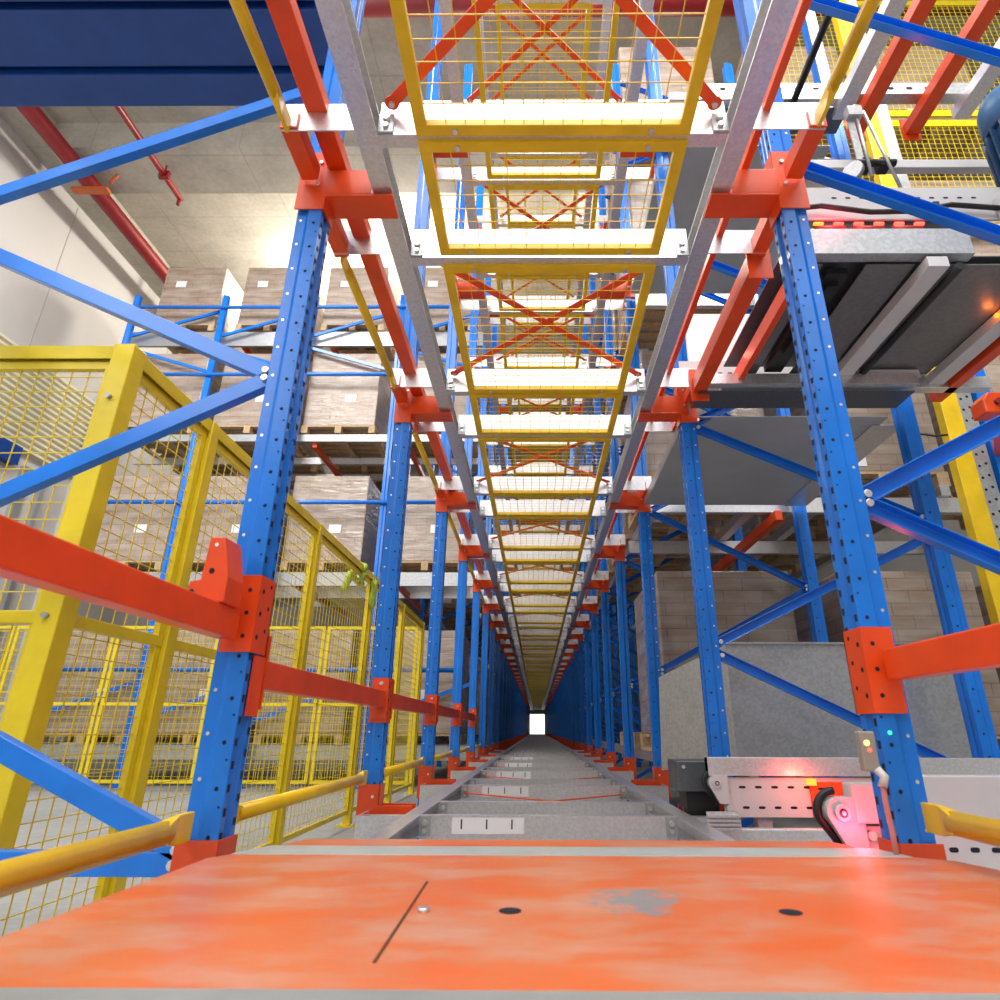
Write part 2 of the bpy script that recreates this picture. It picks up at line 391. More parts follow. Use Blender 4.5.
def cross_proto(L, simple=False):
    r = thing('cross_brace', '', 'cross brace'); X = RX0-.045
    if simple:
        MB().bar((-X,.03,0),(X,L-.03,0),.034,.005).bar((X,.03,.006),(-X,L-.03,.006),.034,.005).build('straps', ORANGE, r); return r
    for i, (s, z) in enumerate(((1, 0), (-1, .006))):
        w = MB(); w.bar((-X*s, .03, z), (X*s, L-.03, z), .034, .005)
        for e in ((-X*s, .03, z), (X*s, L-.03, z)):
            w.tube([(e[0], e[1], e[2]-.0025), (e[0], e[1], e[2]+.0025)], .022, 12); w.tube([(e[0], e[1], e[2]-.012), (e[0], e[1], e[2]-.002)], .009, 8, 1)
        w.build('strap', [ORANGE, BOLT], r)
    return r
tiers_n = [NB, NB, 18, 10]
for t, z0 in enumerate(TIERS):
    word = tier_word[t]; protos = {}
    def place(key, make, loc, label, g):
        if key in protos: dup(protos[key], loc, label, g)
        else: o = make(); o.location = loc; o['label'] = label; o['group'] = g; protos[key] = o
    for i in range(-1 if t > 0 else 1, tiers_n[t]):
        ya = 1.375+BAY*i; yb = ya+.515
        n0 = (i+1 if t > 0 else i-1)
        simple = n0 >= (8 if t < 2 else 4)
        def lab(kind):
            if n0 < 10: return '%s %s from the camera end of the %s ladder' % (ORD[n0], kind, word)
            return 'tiny far %s of the %s ladder deep in the aisle' % (kind, word)
        for j, y in enumerate((ya, yb)):
            place(('r', j if t == 0 else 0, simple), lambda: rung_proto('', t if j == 0 else 1, t == 0, simple), (CX, y, z0),
                  lab('galvanised rung' if j == 0 else 'intermediate galvanised rung'), 'galvanised rungs of the %s ladder' % word)
        if t > 0:
            g = 'yellow mesh panels of the %s ladder' % word
            place(('s', simple), lambda: mesh_panel_proto(.475, simple), (CX, ya-.03, z0-.014), lab('short yellow mesh panel'), g)
            place(('l', simple), lambda: mesh_panel_proto(.945, simple), (CX, yb-.01, z0-.014), lab('long yellow mesh panel'), g)
        place(('c', simple), lambda: cross_proto(BAY-.515-.05, simple), (CX, yb, z0+(.085 if t else .03)), lab('orange crossed strap pair'), 'orange cross straps of the %s ladder' % word)

# ------------------------------------------------------------------ brackets between uprights and rails
def bracket(s, low, simple=False):
    r = thing('rail_bracket', '', 'bracket')
    X = lambda a: -s*a          # a > 0 towards the aisle, < 0 away
    def bx(w, a0, a1, y0, y1, z0, z1, m=0): w.box(min(X(a0), X(a1)), max(X(a0), X(a1)), y0, y1, z0, z1, m)
    w = MB(); zs = -.02 if low else -.075
    bx(w, -.092, .006, -.047, -.0425, zs, .18); bx(w, -.092, .006, .0425, .047, zs, .18); bx(w, .001, .006, -.047, .047, zs, .18)
    if not simple:
        sl = w.build('sleeve', ORANGE, r)
        for z in (.03, .13): MB().tube([(X(-.024), -.054, z), (X(-.024), -.047, z)], .007, 8).build('bolt', BOLT, sl)
        w = MB()
    bx(w, .0, .232, -.05, .05, -.022, -.012); bx(w, .0, .158, -.05, -.044, -.012, .095); bx(w, .0, .158, .044, .05, -.012, .095)
    if simple: w.build('sleeve_and_arm', ORANGE, r); w = MB()
    else: w.build('arm', ORANGE, r, bevel=.002); w = MB()
    if not low:
        w.chan((X(-.05), -.25, .04), (X(-.05), -.058, .04), .055, .06, .005); w.chan((X(-.05), .058, .04), (X(-.05), .30, .04), .055, .06, .005)
        w.build('wing', ORANGE, r)
    w = MB()
    for y in (-.24, .28) if not low else (-.235,):
        z0, z1 = (.035, .15) if not low else (-.10, .075)
        a0 = -.075 if not low else -.04
        bx(w, a0, .158, y-.004, y, z0, z1); bx(w, a0, .158, y, y+.05, z1-.004, z1)
        if low: bx(w, a0, -.03, y, -.05, -.03, z1); bx(w, .145, .158, y, -.05, -.03, z1-.01, 1)
        if not simple or y > 0: w.build('end_plate', [GALV, ORANGE], r); w = MB()
    if low and simple: pass
    return r
for t, z0 in enumerate(TIERS):
    for s in (-1, 1):
        pr = {}
        for k in range(1, [NB, NB, 12, 7][t]+1):
            if k <= 10: l = '%s orange rail bracket from the orange car at %s, %s' % (ORD[k-1], tier_word[t], SIDE[s])
            else: l = 'tiny far orange rail bracket deep in the aisle at %s, %s' % (tier_word[t], SIDE[s])
            g = 'orange rail brackets at %s, %s' % (tier_word[t], SIDE[s]); loc = (CX+s*UPX, YK(k), z0)
            sm = k > (8 if t < 2 else 4)
            if sm not in pr: pr[sm] = bracket(s, t == 0, sm); o = pr[sm]; o.location = loc; o['label'] = l; o['group'] = g
            else: dup(pr[sm], loc, l, g)

# ------------------------------------------------------------------ yellow tie tubes and orange beams
def tie_tube(x, y0, y1, z, label, r=.021, flatn=True, d=-.07):
    t = thing('tie_tube', label, 'tie tube', (x, y0, z), 'yellow tie tubes'); L = y1-y0
    MB().tube([(0,.1,0),(0,L-.1,0)], r, 14).build('tube', YELB, t)
    for a, b in ((0,.115),(L-.115,L)):
        w = MB(); f = 1 if a == 0 else -1; e0, e1 = (a, b) if f == 1 else (b, a)
        w.raw([(-.006,e0,-.03),(.006,e0,-.03),(.006,e0,.03),(-.006,e0,.03),(-.006,e0+f*.06,-.03),(.006,e0+f*.06,-.03),(.006,e0+f*.06,.03),(-.006,e0+f*.06,.03),
               (-r*.8,e1,-r*.8),(r*.8,e1,-r*.8),(r*.8,e1,r*.8),(-r*.8,e1,r*.8)],
              [(0,1,2,3),(0,1,5,4),(1,2,6,5),(2,3,7,6),(3,0,4,7),(4,5,9,8),(5,6,10,9),(6,7,11,10),(7,4,8,11),(8,9,10,11)])
        w.build('flattened_end', YELB, t, bevel=.002)
    return t
xl, xr = CX-UPX-.06, CX+UPX+.06
tie_tube(xl, -.6, YK(1)-.055, -.205, 'yellow tie tube with a flattened end beside the orange car, before the first fence-side upright', .024)
for k in range(1, 6): tie_tube(xl, YK(k)+.055, YK(k+1)-.055, -.205, '%s low yellow tie tube beyond the orange car, fence side' % ORD[k-1])
tie_tube(xr, -.4, YK(1)-.055, -.18, 'yellow tie tube running past the orange car to the first conveyor-side upright', .024)
tie_tube(xl+.01, YK(0)+.3, YK(1)-.25, 1.745, 'high yellow tie tube leading to the first fence-side overhead bracket', .019)
for k in range(1, 9): tie_tube(xl+.01, YK(k)+.3, YK(k+1)-.25, 1.745, '%s high yellow tie tube beyond the first bracket, fence side' % ORD[k-1], .019)
tie_tube(xr-.01, YK(0)+.3, YK(1)-.25, 1.765, 'high yellow tie tube leading to the first conveyor-side overhead bracket', .019)

def beam(x, y0, y1, z0, z1, w_, label, ends=True, mat=ORANGE, name='tie_beam', sides=(-1,1)):
    t = thing(name, label, 'beam', (x, y0, z0)); L = y1-y0; h = z1-z0
    MB().box(-w_/2, w_/2, .0, L, 0, h).build('beam_body', mat, t, bevel=.004)
    if ends:
        for y in ((0, L) if ends is True else ends):
            f = -1 if y == 0 else 1
            w = MB(); w.box(-w_/2-.012, w_/2+.012, min(y, y+f*.006), max(y, y+f*.006), -.05, h+.06)
            w.tube([(0, y-f*.01, h+.035), (0, y, h+.035)], .009, 8, 1); w.build('end_plate', [mat, BOLT], t)
    return t
beam(CX-UPX-.05, -.7, YK(1)-.065, .208, .279, .05, 'thick orange beam coming from the fence corner to the first upright', ends=False)
for k in range(1, 5): beam(CX-UPX-.025, YK(k)+.06, YK(k+1)-.06, .098, .172, .045, '%s orange guard beam after the first upright, fence side' % ORD[k-1])
beam(CX+UPX+.055, -.6, YK(1)-.065, .115, .187, .05, 'orange beam reaching the first conveyor-side upright beside the sensor', ends=False)
def collar(s, k, z0, z1, label, joint=False):
    r = thing('upright_collar', label, 'collar', (CX+s*UPX, YK(k), z0), 'orange collars round the uprights'); h = z1-z0
    X = lambda a: -s*a; w = MB()
    def bx(a0, a1, y0, y1, za, zb, m=0): w.box(min(X(a0), X(a1)), max(X(a0), X(a1)), y0, y1, za, zb, m)
    bx(-.074, .005, -.046, -.042, 0, h); bx(.0012, .005, -.042, .046, 0, h); bx(-.04, .005, .042, .046, 0, h)
    if joint: bx(.0012, .006, -.012, .05, -.15, -.005)
    for z in (h*.2, h*.5, h*.8):
        w.disc((X(.0058), -.024, z), (-s,0,0), .007, 6, 1); w.disc((X(.0058), .018, z+.02), (-s,0,0), .006, 6, 1); w.disc((X(-.02), -.0468, z), (0,-1,0), .006, 6, 1)
    w.build('collar_plate', [ORANGE, HOLE], r)
collar(-1, 1, .18, .375, 'tall orange collar on the first fence-side upright at the beam joint', True)
for k in range(2, 6): collar(-1, k, .03, .234, 'orange collar on the %s fence-side upright at the guard beam' % ORD[k-1])
collar(1, 1, .04, .245, 'orange collar on the first conveyor-side upright at the beam joint')
# lug standing on the fence-side beam by the first upright
r = thing('beam_lug', 'orange angle lug standing on the beam beside the first fence-side upright', 'lug', (CX-UPX-.052, 1.41, .279))
w = MB(); w.prof((0,0,0), (0,.085,0), [(-.055,0),(.035,0),(.035,.06),(.012,.16),(-.025,.16),(-.03,.055),(-.055,.05)]); w.build('lug_plate', ORANGE, r, bevel=.003)
w = MB(); w.disc((-.006,-.001,.14), (0,-1,0), .005, 8, 1); w.disc((-.006,-.001,.075), (0,-1,0), .007, 8, 0); w.disc((-.045,-.001,.025), (0,-1,0), .006, 8, 0); w.build('slot', [HOLE, WHITE], r)

# long orange side beams above the overhead brackets
for s, a0, a1 in ((-1, -.005, .06), (1, .085, .11)):
    xa, xb = CX+s*(UPX-a0), CX+s*(UPX-a1)
    o = MB().box(min(xa, xb), max(xa, xb), -.6, 14, TIERS[1]+.112, TIERS[1]+.165).build('side_beam', ORANGE, None, bevel=.003)
    tag(o, 'long orange side beam over the overhead brackets, %s' % SIDE[s], 'beam')
beam(CX+UPX+.055, YK(1)+.31, YK(2)-.26, 1.69, 1.775, .07, 'orange strut between the first two conveyor-side overhead brackets')

# ------------------------------------------------------------------ orange transfer car under the camera
DZ = -.25
car = thing('transfer_car', 'scuffed orange transfer car deck filling the near end of the aisle', 'transfer car', (0, 0, DZ))
def outline(pts, z0, z1):
    w = MB(); n = len(pts); return w.raw([(x,y,z0) for x,y in pts]+[(x,y,z1) for x,y in pts], [(i,(i+1)%n,n+(i+1)%n,n+i) for i in range(n)]+[tuple(range(n)), tuple(range(n,2*n))])
SY = 1.475
top = outline([(-.69,.757),(.90,.757),(.895,1.36),(.865,1.44),(.80,SY),(-.655,SY),(-.685,1.43)], -.012, 0).build('top_plate', DECK, car, bevel=.003)
outline([(-.655,SY+.001),(.80,SY+.001),(.77,1.575),(-.61,1.575)], -.012, .001).build('edge_strip', paint('grey_edge_strip', (.38,.42,.41), .4, .08, 12.), car, bevel=.002)
outline([(-.61,1.576),(.77,1.576),(.72,1.70),(-.57,1.70)], -.016, -.004).build('front_lip', DECK, car, bevel=.002)
outline([(-.69,.5),(.90,.5),(.90,.756),(-.69,.756)], -.012, .001).build('rear_strip', paint('grey_rear_strip', (.26,.28,.28), .5), car)
outline([(-.64,.2),(.74,.2),(.74,1.60),(-.58,1.60)], -.075, -.017).build('body', ORANGE, car)
w = MB()
for x in (-.50, .60):
    for y in (.7, 1.4): w.tube([(x-.02,y,-.09),(x+.02,y,-.09)], .012, 12)
w.build('wheel', BLACK, car)
w = MB(); w.bar((-.186,.835,.0006), (-.192,1.23,.0006), .004, .0012, m=0); w.build('seam', flat('dark_seam', (.12,.03,.01), .8), top)
for x in (-.039, .374):
    w = MB(); w.disc((x, 1.05, .0008), (0,0,1), .017, 16, up=(0,1,0)); w.build('bolt_hole', HOLE, top)
MB().tube([(-.166,1.043,0),(-.166,1.043,.006)], .009, 10).build('screw', BOLT, top)

# ------------------------------------------------------------------ yellow mesh fence
FX = -1.488; PT = 1.30
def post(x, y, label, top=PT, s=.065):
    t = thing('fence_post', label, 'fence post', (x, y, FZ), 'yellow fence posts')
    MB().box(-s/2, s/2, -s/2, s/2, .01, top-FZ).build('tube', YELF, t, bevel=.004)
    w = MB(); w.box(-.075, .075, -.075, .075, 0, .01)
    for a in (-1, 1):
        pass
    bp = w.build('base_plate', YELF, t)
    for a, b in ((-1,-1),(1,-1),(-1,1),(1,1)): MB().tube([(a*.055,b*.055,.01),(a*.055,b*.055,.022)], .01, 8).build('anchor_bolt', BOLT, bp)
    for z in (PT-FZ-.22, 1.03): MB().tube([(0,-s/2-.014,z),(0,-s/2,z)], .009, 10).build('bolt', GALVD, t)
    return t
def fence_panel(p, q, label, z0=-.62, z1=PT, pitch=.06, mid=.30, frame_w=.03, cap=True, grp='yellow mesh fence panels', wr=.0016):
    p, q = Vector((p[0], p[1], 0)), Vector((q[0], q[1], 0)); L = (q-p).length; rz = math.atan2((q-p).y, (q-p).x)
    t = thing('mesh_fence', label, 'fence panel', (p.x, p.y, 0), grp, rz)
    w = MB(); fw = frame_w
    w.box(0, fw, -.012, .012, z0, z1-.06); w.box(L-fw, L, -.012, .012, z0, z1-.06); w.box(fw, L-fw, -.012, .012, z0, z0+fw); w.box(fw, L-fw, -.012, .012, z1-.06-fw, z1-.06)
    w.build('panel_frame', YELF, t)
    if cap: w = MB(); w.chan((0,0,z1), (L,0,z1), .05, .055, .004, up=(0,0,-1)); w.build('top_rail', YELF, t, bevel=.002)
    if mid is not None: MB().box(0, L, -.016, .016, mid, mid+.04).build('mid_rail', YELF, t, bevel=.003)
    m = MB(); n = max(2, int((L-2*fw)/pitch))
    for i in range(1, n): x = fw+i*(L-2*fw)/n; m.box(x-wr, x+wr, -wr, wr, z0+.01, z1-.07)
    H = z1-.06-z0; n = int(H/pitch)
    for i in range(1, n): z = z0+i*H/n; m.box(.01, L-.01, wr, 3*wr, z-wr, z+wr)
    m.build('wire_mesh', YELF, t); return t
ys = [1.87, 2.45, 3.90, 5.33, 6.70, 7.92]
pl = ['thick yellow fence post at the near corner below the blue brace', 'yellow fence post behind the orange lug, after the corner post', 'yellow fence post seen right beside the first blue upright',
      'yellow fence post below the tied green rag', 'yellow fence post between the second and third fence-side uprights', 'yellow fence post at the far corner of the enclosure']
for y, l in zip(ys, pl): post(FX, y, l, s=.075 if y < 2 else .062)
for i in range(5):
    fence_panel((FX, ys[i]+.035), (FX, ys[i+1]-.035), ['narrow mesh fence panel beside the corner post', 'wide mesh fence panel behind the first blue upright', 'mesh fence panel before the green rag',
                'mesh fence panel after the green rag', 'last aisle-side mesh fence panel, by the far corner'][i])
fence_panel((FX-.035, 1.87), (-2.95, 1.87), 'mesh fence panel across the near end of the enclosure, below the steel platform')
xs = [-1.56, -2.78, -4.17, -5.55, -6.9, -8.2]
for i in range(5):
    fence_panel((xs[i], 8.05), (xs[i+1]+.03, 8.05), '%s far fence panel from the far corner post, before the pallet rack' % ORD[i], cap=False, z1=PT+.03, frame_w=.04, mid=.27, pitch=.075, grp='yellow far fence panels', wr=.0018)
# tied green rag
t = tag(MB().tube([(FX-.03+.055*math.cos(a*.9)*(1+.3*math.sin(a*2.3)), 4.95+.05*math.sin(a*1.7)+.012*a, 1.255+.075*math.sin(a*.9)) for a in [i*.4 for i in range(34)]], [.018+.010*math.sin(i*1.3) for i in range(34)], 8)
        .tube([(FX+.03,5.3,1.24),(FX+.05,5.27,1.16),(FX+.03,5.3,1.05),(FX+.05,5.28,.98)], [.03,.026,.035,.012], 8)
        .tube([(FX-.01,4.95,1.26),(FX-.06,4.9,1.2),(FX-.07,4.85,1.10),(FX-.09,4.83,1.03)], [.03,.035,.03,.012], 8).build('green_rag', GREEN), 'crumpled green rag knotted round the yellow fence top rail', 'rag')

# ------------------------------------------------------------------ pallet loads
def load_proto(W, D, H, sheet=(.3,.62)):
    r = thing('pallet_load', '', 'pallet load')
    w = MB()
    for x in (-W/2+.05, 0, W/2-.05): w.box(x-.05, x+.05, 0, D, .0, .02); [w.box(x-.05, x+.05, y, y+.12, .02, .11) for y in (0, D/2-.06, D-.12)]
    n = 7
    for i in range(n): y = i*(D-.1)/(n-1); w.box(-W/2, W/2, y, y+.1, .11, .132)
    for x in (-W/2, 0, W/2): pass
    w.build('wooden_pallet', WOOD, r)
    cs = MB().box(-W/2+.01, W/2-.01, .01, D-.01, .133, H).build('carton_stack', CARTON, r, bevel=.015)
    x, z = sheet[0]*W-W/2, sheet[1]*H
    MB().box(x-.09, x+.09, .003, .0105, z-.06, z+.07).build('label_sheet', WHITE, cs)
    return r
loadA = loadB = None
def put(proto, loc, label, group): return dup(proto, loc, label, group)
pA = load_proto(1.08, 1.2, 1.36, (.30,.72)); pA.location = (-6.09, 8.62, 6.38); pA['label'] = 'wrapped carton load, top rack level, first stack from the white wall'; pA['group'] = 'carton pallet loads in the rack behind the fence'
pB = load_proto(1.18, 1.2, 1.50, (.62,.42))
cols = [-6.09, -4.64, -3.17, -1.63]
colw = ['first', 'second', 'third', 'fourth']
lv = [(6.38,'top rack level'), (4.42,'second rack level down'), (2.18,'third rack level down'), (-.19,'lowest rack level behind the mesh')]
first = True
for li, (z, lw) in enumerate(lv):
    for ci, x in enumerate(cols):
        l = 'wrapped carton load, %s, %s stack from the white wall' % (lw, colw[ci]); g = 'carton pallet loads in the rack behind the fence'
        if li == 0 and ci == 0: continue
        if li == 0: dup(pA, (x, 8.62, z), l, g)
        elif first: pB.location = (x, 8.62, z); pB['label'] = l; pB['group'] = g; first = False
        else: dup(pB, (x+random.uniform(-.02,.02), 8.62, z), l, g)
for z, lw in lv[1:]:
    for x in cols[:3]: dup(pB, (x, 10.15, z), 'wrapped carton pallet load hidden in the second row of the fenced-off rack', 'second row carton pallet loads')
# rack carrying them
ux = [-6.88, -5.35, -3.80, -2.29]
up = None
for i, x in enumerate(ux):
    l = '%s blue rack post from the white wall, in front of the carton loads' % ORD[i]; g = 'blue rack posts before the carton loads'
    if up is None:
        up = thing('rack_post', l, 'rack post', (x, 8.5, FZ), g); rear_mb(1, 0, 7.7, -.05).build('upright', [BLUE, HOLE], up); MB().box(-.07,.07,-.07,.07,0,.01).build('foot_plate', BLUE, up)
    else: dup(up, (x, 8.5, FZ), l, g)
for z, h, lw in ((6.08,.28,'top'), (4.28,.12,'second'), (1.95,.20,'third'), (-.38,.18,'lowest')):
    t = thing('rack_beam', 'galvanised front beam under the %s row of carton loads' % lw, 'beam', (-7.0, 8.62, z), 'galvanised rack beams')
    MB().chan((0,.02,h/2),(6.15,.02,h/2), h, .05, .006, up=(0,1,0)).build('beam_body', GALVD, t)
    MB().box(.0,6.15,.9,.95,0,h).build('rear_rail', GALV, t); MB().box(.0,4.65,1.62,1.68,0,h).build('rear_rail', GALV, t)
for z, lw in ((6.72,'top'), (5.39,'second'), (3.17,'third'), (.75,'lowest')):
    t = thing('tie_bar', 'thin blue tie bar in front of the %s row of carton loads' % lw, 'tie bar', (-6.9, 8.44, z), 'blue tie bars')
    MB().tube([(0,0,0),(5.9,0,0)], .032, 10).build('bar', BLUE, t)
for i, x in enumerate(ux):
    x2 = x+1.5
    for z, a, b in ((6.2, .0, .5), (5.95, 0, -.45), (.1, 0, .5)):
        t = thing('rack_brace', 'short blue diagonal brace by the %s rack post from the white wall' % ORD[i], 'brace', (x, 8.50, z), 'short blue rack braces by post %s' % ORD[i])
        MB().bar((.03,.03,a),(1.45,.03,b), .03, .05).build('brace_bar', BLUE, t)
for i, x in enumerate([-5.1, -3.55, -2.05]):
    for z, lw in ((6.28,'top'), (4.30,'second'), (2.05,'third')):
        beam(x, 8.7, 11.2, z-.1, z-.02, .07, 'orange lane arm under the %s carton row, %s lane from the white wall' % (lw, ORD[i]), ends=False, name='lane_beam')

# conveyor-side stored loads
pC = load_proto(1.08, 1.2, 1.36, (.3,.18)); fl = True
for ti, z in enumerate((-.16, 1.93, 4.03, 6.13)):
    for ci, x in enumerate((1.485, 2.945, 4.4)):
        for ri, y in enumerate([YK(3)+.15+1.5*q for q in range(7)]):
            if ci == 0 and ti == 0 and ri or ci == 0 and ri > 3: continue
            if ri and ci > 1: continue
            if ri > 1 and ti > 1 or ri > 3 and ti > 0: continue
            l = 'wrapped carton load, conveyor side, %s level, %s lane from the aisle, %s in lane' % (['lowest','second','third','top'][ti], ORD[ci], ORD[ri]); g = 'carton loads stored on the conveyor side'
            if fl: pC.location = (x, y, z); pC['label'] = l; pC['group'] = g; fl = False
            else: dup(pC, (x, y, z), l, g)
for ti, z in enumerate((-.16, 1.93, 4.03, 6.13)):
    for x, nm in ((1.05, 'aisle side'), (1.92, 'inner side'), (2.5, 'middle lane'), (3.4, 'middle lane far edge')):
        t = thing('lane_rail', 'galvanised lane rail under the %s level conveyor-side loads, %s' % (['lowest','second','third','top'][ti], nm), 'rail', (x, 4.7, z-.095))
        MB().box(-.04, .04, 0, 9, 0, .09).build('rail_body', GALV, t)
for y in (6.0, 4.75):
    for z, lw in ((1.70,'second'), (3.8,'third')):
        t = thing('cross_beam', 'galvanised cross beam carrying the %s level lane rails, %s pair' % (lw, 'near' if y < 5 else 'far'), 'beam', (.95, y, z)); MB().box(0, 4.6, 0, .06, 0, .13).build('beam_body', GALV, t)
beam(1.97, 4.66, 7.2, 1.60, 1.685, .06, 'dull orange lane beam under the second level loads beyond the grey tray', ends=False, name='lane_beam')
for z, lw in ((-.19,'lowest'), (1.93,'second')):
    for x in (-1.78, -1.02):
        t = thing('lane_rail', 'long galvanised lane rail under the %s loads behind the fence-side uprights, %s edge' % (lw, 'outer' if x < -1.5 else 'aisle'), 'rail', (x, YK(7)+.1, z-.095)); MB().box(-.04,.04,0,12,0,.09).build('rail_body', GALV, t)
# fence-side loads deep along the aisle
for ri in range(8):
    for z, lw in ((-.19,'lowest'), (1.93,'second')):
        dup(pC, (-1.40, YK(7)+.15+ri*1.5, z), '%s wrapped load in the %s lane row behind the fence-side uprights' % (ORD[ri], lw), 'carton loads along the fence-side uprights')

# ------------------------------------------------------------------ conveyor side, floor level
cv = thing('chain_conveyor', 'pale steel chain conveyor feeding the aisle at floor level', 'conveyor', (0, 0, FZ))
Zr = lambda z: z-FZ
w = MB(); w.chan((.725,2.80,Zr(-.142)), (2.9,2.80,Zr(-.142)), .072, .05, .004, up=(0,1,0)); w.build('top_rail', GALV, cv, bevel=.002)
def slots(w, xs_, y, zs, m=1, sx=.014, sz=.005):
    for x in xs_:
        for z in zs: w.poly([(x-sx,y,z-sz*.6),(x-sx*.6,y,z-sz),(x+sx*.6,y,z-sz),(x+sx,y,z-sz*.6),(x+sx,y,z+sz*.6),(x+sx*.6,y,z+sz),(x-sx*.6,y,z+sz),(x-sx,y,z+sz*.6)], m)
w = MB(); w.box(.785,1.6,2.815,2.825,Zr(-.335),Zr(-.185)); slots(w, [.865+.068*i for i in range(5)], 2.8145, [Zr(-.222)]); slots(w, [.873+.066*i for i in range(5)], 2.8145, [Zr(-.299)])
for x, z in ((.80,-.222),(.80,-.299)): w.tube([(x,2.80,Zr(z)),(x,2.815,Zr(z))], .013, 10, 2)
w.build('far_side_plate', [PINKW, HOLE, BOLT], cv)
def nose(x, y, z, r, name, mat):
    w = MB(); n = 16
    pts = [(x+r*math.cos(a), z+r*math.sin(a)) for a in [math.pi/2+math.pi*.62*i/n for i in range(n+1)]]+[(x+r*.3, z-r*2.6),(x+r*1.6, z-r*2.6),(x+r*1.6, z+r)]
    m = len(pts); w.raw([(a,y,b) for a,b in pts]+[(a,y+.04,b) for a,b in pts], [(i,(i+1)%m,m+(i+1)%m,m+i) for i in range(m)]+[tuple(range(m)), tuple(range(m,2*m))])
    w.tube([(x,y-.012,z),(x,y+.0,z)], r*.55, 14, 0); w.disc((x,y-.0125,z), (0,-1,0), r*.32, 12, 1)
    w.tube([(x,y-.016,z),(x,y-.0126,z)], r*.16, 10, 2)
    o = w.build(name, [mat, BLACK, BOLT], cv)
    c = MB(); pts2 = [(x+(r+.014)*math.cos(a), y+.03, z+(r+.014)*math.sin(a)) for a in [math.pi/2+math.pi*.62*i/n for i in range(n+1)]]+[(x+r*.25, y+.03, z-r*2.6)]
    c.tube(pts2, .011, 6); c.build('chain', BLACK, cv)
nose(.752, 2.79, Zr(-.205), .030, 'far_nose_plate', PINKW)
w = MB(); w.box(1.145,1.30,2.79,2.81,Zr(-.335),Zr(-.20)); slots(w, [1.20], 2.7895, [Zr(-.225)], sx=.03); w.build('orange_cover', [ORANGE, HOLE], cv)
MB().box(1.135,1.165,2.78,2.812,Zr(-.212),Zr(-.188)).build('indicator_lamp', AMBER, cv)
MB().box(.70,1.16,2.62,2.66,Zr(-.50),Zr(-.352)).build('lower_box', GALV, cv, bevel=.004)
nose(.80, 1.78, Zr(-.20), .036, 'near_nose_plate', PINKW)
w = MB(); w.box(.86,2.2,1.80,1.812,Zr(-.36),Zr(-.235)); slots(w, [1.03+.055*i for i in range(12)], 1.7995, [Zr(-.288)], sx=.012, sz=.006)
w.tube([(.875,1.785,Zr(-.255)),(.875,1.80,Zr(-.255))], .012, 10, 2); w.build('near_side_plate', [PINKW, HOLE, BOLT], cv)
MB().box(.835,.93,1.77,1.83,Zr(-.225),Zr(-.13)).build('drive_box', PINKW, cv, bevel=.004)
MB().box(1.0,2.3,1.84,1.90,Zr(-.235),Zr(-.115)).build('near_cover', ALU, cv, bevel=.003)
for x in (.95, 2.1):
    for y in (1.86, 2.86): MB().box(x-.03,x+.03,y-.03,y+.03,0,Zr(-.33)).build('leg', GALVD, cv)

sn = thing('photo_sensor', 'small grey photo sensor box with a lit yellow dot beside the first conveyor-side upright', 'sensor', (.755, 1.50, -.085))
w = MB(); w.box(-.018,.018,-.012,.012,0,.085); w.build('housing', paint('sensor_grey', (.30,.29,.26), .5), sn, bevel=.004)
MB().tube([(-.004,-.0135,.06),(-.004,-.012,.06)], .006, 10).build('yellow_light', YLED, sn)
MB().tube([(.0,-.0135,.045),(.0,-.012,.045)], .004, 10).build('red_light', REDLED, sn)
MB().tube([(.01,-.01,.005),(.018,-.02,-.01),(.01,-.02,-.03)], .010, 8).build('plug', ALU, sn)
w = MB().tube([(.012,-.02,-.02),(.014,-.012,-.06),(.02,-.006,-.12),(.024,0,-.19)], .006, 8)
w.build('cable', paint('pink_cable', (.62,.25,.23), .5), sn)
sn2 = MB().tube([(.868,1.533,-.003),(.868,1.5345,-.003)], .005, 8).build('status_light', GLED, None); sn2.location = (-.01, 0, 0)
tag(sn2, 'tiny green status light on the first conveyor-side upright', 'light')
sn2.location = (-.035, 0, 0)

gd = thing('guard_sheet', 'galvanised guard sheet standing behind the second conveyor-side upright', 'guard', (0, 0, 0))
w = MB(); w.box(1.02,2.30,3.34,3.346,-.16,.437); w.build('main_sheet', GALVD, gd)
MB().box(1.02,2.30,3.32,3.346,.437,.447).build('top_fold', GALVD, gd)
w = MB(); w.raw([(1.02,3.346,-.16),(.74,3.92,-.22),(.76,3.92,.31),(1.02,3.346,.437),(1.024,3.35,-.16),(.744,3.924,-.22),(.764,3.924,.31),(1.024,3.35,.437)],
      [(0,1,2,3),(4,5,6,7),(0,1,5,4),(1,2,6,5),(2,3,7,6),(3,0,4,7)]); w.build('side_wing', GALVD, gd)
for x in (1.1, 2.2): MB().box(x-.02,x+.02,3.35,3.39,FZ,.2).build('stand', GALVD, gd)
cb = thing('control_box', 'dark steel box below the guard wing beside the running rail', 'box', (.80, 2.93, FZ))
MB().box(-.18,.03,0,.2,.46,.585).build('housing', DARKG, cb, bevel=.006); MB().box(-.14,0,.03,.17,0,.46).build('foot', BLACK, cb)
MB().tube([(-.15,-.006,.56),(-.15,0,.56)], .008, 8).build('screw', BOLT, cb)
st = thing('ribbed_plate', 'small ribbed silver plate in front of the dark steel box', 'plate', (.72, 2.55, FZ))
w = MB(); [w.box(-.07,.05,.02,.04,.36+i*.014,.368+i*.014) for i in range(4)]; w.box(-.07,.05,.04,.05,.35,.42); w.box(-.05,.03,.05,.06,0,.40); w.build('ribs', GALV, st)
